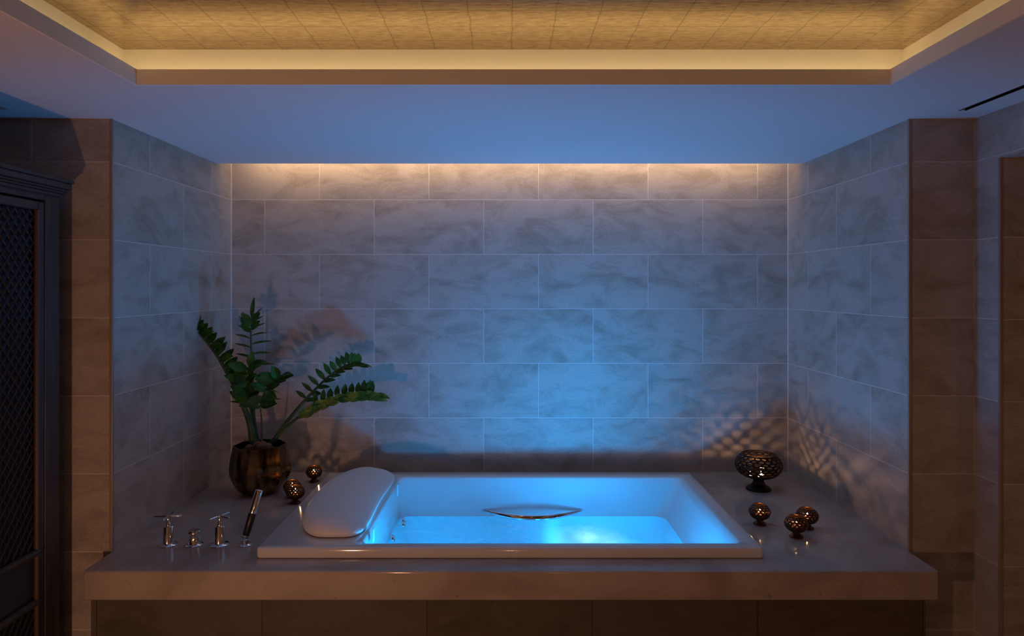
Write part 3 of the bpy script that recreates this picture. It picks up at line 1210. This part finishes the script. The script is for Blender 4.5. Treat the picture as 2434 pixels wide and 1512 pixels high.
def leaflet(bm, base, d, up, L, W, fold=0.25, curl=0.12, tw=0.0):
    """pointed oval leaf with a midrib crease and slight thickness. d: direction, up: face normal"""
    d = d.normalized()
    up = (up - d * up.dot(d)).normalized()
    side = d.cross(up).normalized()
    if tw:
        q = Matrix.Rotation(tw, 3, d)
        side = q @ side
        up = q @ up
    n = 7
    prof = [0.12, 0.62, 0.93, 1.0, 0.84, 0.5, 0.0]
    top = []
    for i in range(n):
        s = i / (n - 1)
        c = base + d * (L * s) - up * (curl * L * s * s)
        wv = W * .5 * prof[i]
        if i == n - 1:
            top.append([bm.verts.new(c)])
        else:
            top.append([bm.verts.new(c - side * wv + up * wv * fold), bm.verts.new(c), bm.verts.new(c + side * wv + up * wv * fold)])
    th = up * -0.0009
    botm = [[bm.verts.new(v.co + th) for v in r] for r in top]
    for i in range(n - 1):
        a, b, a_, b_ = top[i], top[i + 1], botm[i], botm[i + 1]
        if len(b) == 3:
            for k in (0, 1):
                bm.faces.new((a[k], a[k + 1], b[k + 1], b[k]))
                bm.faces.new((a_[k], b_[k], b_[k + 1], a_[k + 1]))
            bm.faces.new((a[0], b[0], b_[0], a_[0]))
            bm.faces.new((a[2], a_[2], b_[2], b[2]))
        else:
            for k in (0, 1):
                bm.faces.new((a[k], a[k + 1], b[0]))
                bm.faces.new((a_[k], b_[0], a_[k + 1]))
            bm.faces.new((a[0], b[0], b_[0], a_[0]))
            bm.faces.new((a[2], a_[2], b_[0], b[0]))


def frond(pts, rad0, rad1, leaf0, pairs, LW, dirs, m=None, tip=True, jitter=0.12, label=None, seed=1):
    """pts: world points of the stem; leaflets from fraction leaf0 to the tip.
    dirs(s, side, t): (direction, up) of a leaflet"""
    rd = random.Random(seed)
    P = [p - plant.location for p in spline(pts, 40)]
    n = len(P)
    bm = bmesh.new()
    tube(bm, P, [rad0 + (rad1 - rad0) * (i / (n - 1)) ** 0.55 for i in range(n)], 10)
    lb = bmesh.new()
    for k in range(pairs):
        s = leaf0 + (1 - leaf0) * (k + .3) / pairs
        for side in (-1, 1):
            ss = min(.995, s + (0.35 * (1 - leaf0) / pairs if side > 0 else 0))
            i = min(n - 2, int(ss * (n - 1)))
            f_ = ss * (n - 1) - i
            p = P[i].lerp(P[i + 1], f_)
            t = (P[i + 1] - P[i]).normalized()
            r = dirs((ss - leaf0) / (1 - leaf0), side, t)
            if r is None:
                continue
            d, up, sc = r
            sc, wc = sc if isinstance(sc, tuple) else (sc, sc)
            d = d + Vector((rd.uniform(-1, 1), rd.uniform(-1, 1), rd.uniform(-1, 1))) * jitter
            leaflet(lb, p, d, up, LW[0] * sc * rd.uniform(.9, 1.1), LW[1] * wc * rd.uniform(.9, 1.1), fold=rd.uniform(.15, .35), curl=rd.uniform(.0, .2))
    if tip:
        t = (P[-1] - P[-4]).normalized()
        leaflet(lb, P[-1] - t * .003, t, Vector((0, -.4, 1)) if abs(t.z) < .9 else Vector((0, -1, 0)), LW[0] * .8, LW[1] * .8)
    fr = obj('frond', lb, m or M_LEAF, plant)
    smooth_angle(fr, 30)
    obj('stem', bm, M_STEM, fr, True)
    if label:
        fr['label'] = label
    return fr


V = Vector
# 1: arching to the upper left, leaves dense along its upper right side
frond([at(603, 1062, 3.42), at(592, 1000, 3.42), at(562, 930, 3.41), at(522, 855, 3.39), at(480, 800, 3.37), at(446, 770, 3.35)],
      .024, .003, .34, 13, (.092, .050),
      lambda s, side, t: ((V((.50, .25, .80)), V((-.3, -.95, .2)), (1.05 - .35 * s, .95)) if side > 0 else
                          (V((.92, -.30, .14 + .15 * s)), V((0, -.9, .5)), (1.0 - .35 * s, 1.05 - .3 * s))), seed=2, jitter=.14)
# 2: upright frond, narrow leaflets in pairs
frond([at(612, 1062, 3.48), at(603, 1000, 3.48), at(600, 930, 3.48), at(598, 850, 3.48), at(596, 790, 3.47), at(598, 756, 3.46)],
      .019, .0022, .30, 10, (.140, .029),
      lambda s, side, t: (V((side * (1.0 - .35 * s * s), .05, .02 + .75 * s * s)), V((0, -.45, .9)), (.98 - .45 * s) * (1 if side > 0 else .85)), seed=5, jitter=.07)
# 2b: broad leaves spread round its top
frond([at(598, 800, 3.47), at(596, 775, 3.45), at(599, 762, 3.44)], .0025, .0018, .1, 3, (.068, .034),
      lambda s, side, t: (V((side * .72, -.2, .75)), V((0, -1, .4)), 1.0), seed=8, jitter=.12, tip=False)
# 3: short stem leaning to the viewer with a rosette of broad leaves
frond([at(622, 1055, 3.36), at(622, 1000, 3.33), at(620, 955, 3.28), at(640, 915, 3.22), at(668, 897, 3.16)],
      .0052, .0022, .40, 8, (.098, .054),
      lambda s, side, t: (V((side * .8 + .15, -.45, .35 * (1 if s > .4 else -.3))) + t * .35, V((0, -.75, .7)), 1.0 - .15 * s), seed=12, jitter=.3)
# 3b: leaves filling low between stems
frond([at(600, 1000, 3.43), at(590, 950, 3.40), at(585, 905, 3.37), at(592, 870, 3.36)],
      .004, .002, .25, 6, (.100, .050),
      lambda s, side, t: (V((side * .65 + .1, -.4, .5)), V((0, -.8, .5)), 1.0), seed=14, jitter=.3)
# 4: to the right, upper; leaflets like a comb above, shorter dark ones below
frond([at(648, 1052, 3.48), at(688, 995, 3.50), at(740, 935, 3.52), at(790, 888, 3.53), at(828, 866, 3.53), at(854, 866, 3.53)],
      .015, .0022, .32, 12, (.088, .029),
      lambda s, side, t: ((V((-.85 + .95 * s, -.05, .62 + .25 * s)), V((.3, -1, .2)), (.92 - .30 * s, .75 + .45 * s)) if side > 0 else
                          (V((.70, -.35, -.10)) + t * .4, V((0, -.7, .7)), (.80, 1.0))), seed=21, jitter=.06)
# 5: to the right, lower; tall leaflets above, overlapping yellow-green row below
frond([at(640, 1056, 3.45), at(690, 1008, 3.46), at(745, 968, 3.46), at(805, 945, 3.45), at(860, 938, 3.44), at(885, 938, 3.44)],
      .013, .0022, .38, 11, (.080, .036),
      lambda s, side, t: ((V((.0 + .05 * s, .15, 1)), V((0, -1, .1)), .85) if side > 0 else None), seed=31, jitter=.07)
frond([at(700, 1000, 3.448), at(745, 970, 3.448), at(805, 947, 3.438), at(860, 940, 3.43), at(897, 942, 3.43)],
      .002, .0015, .02, 10, (.086, .040),
      lambda s, side, t: (t * 1.0 + V((0, -.15, -.30 if side > 0 else .12)), V((0, -1, .25)), 1.0 - .2 * s), m=M_LEAF2, seed=33, jitter=.06,
      label='yellow-green leaves along the lower right frond')
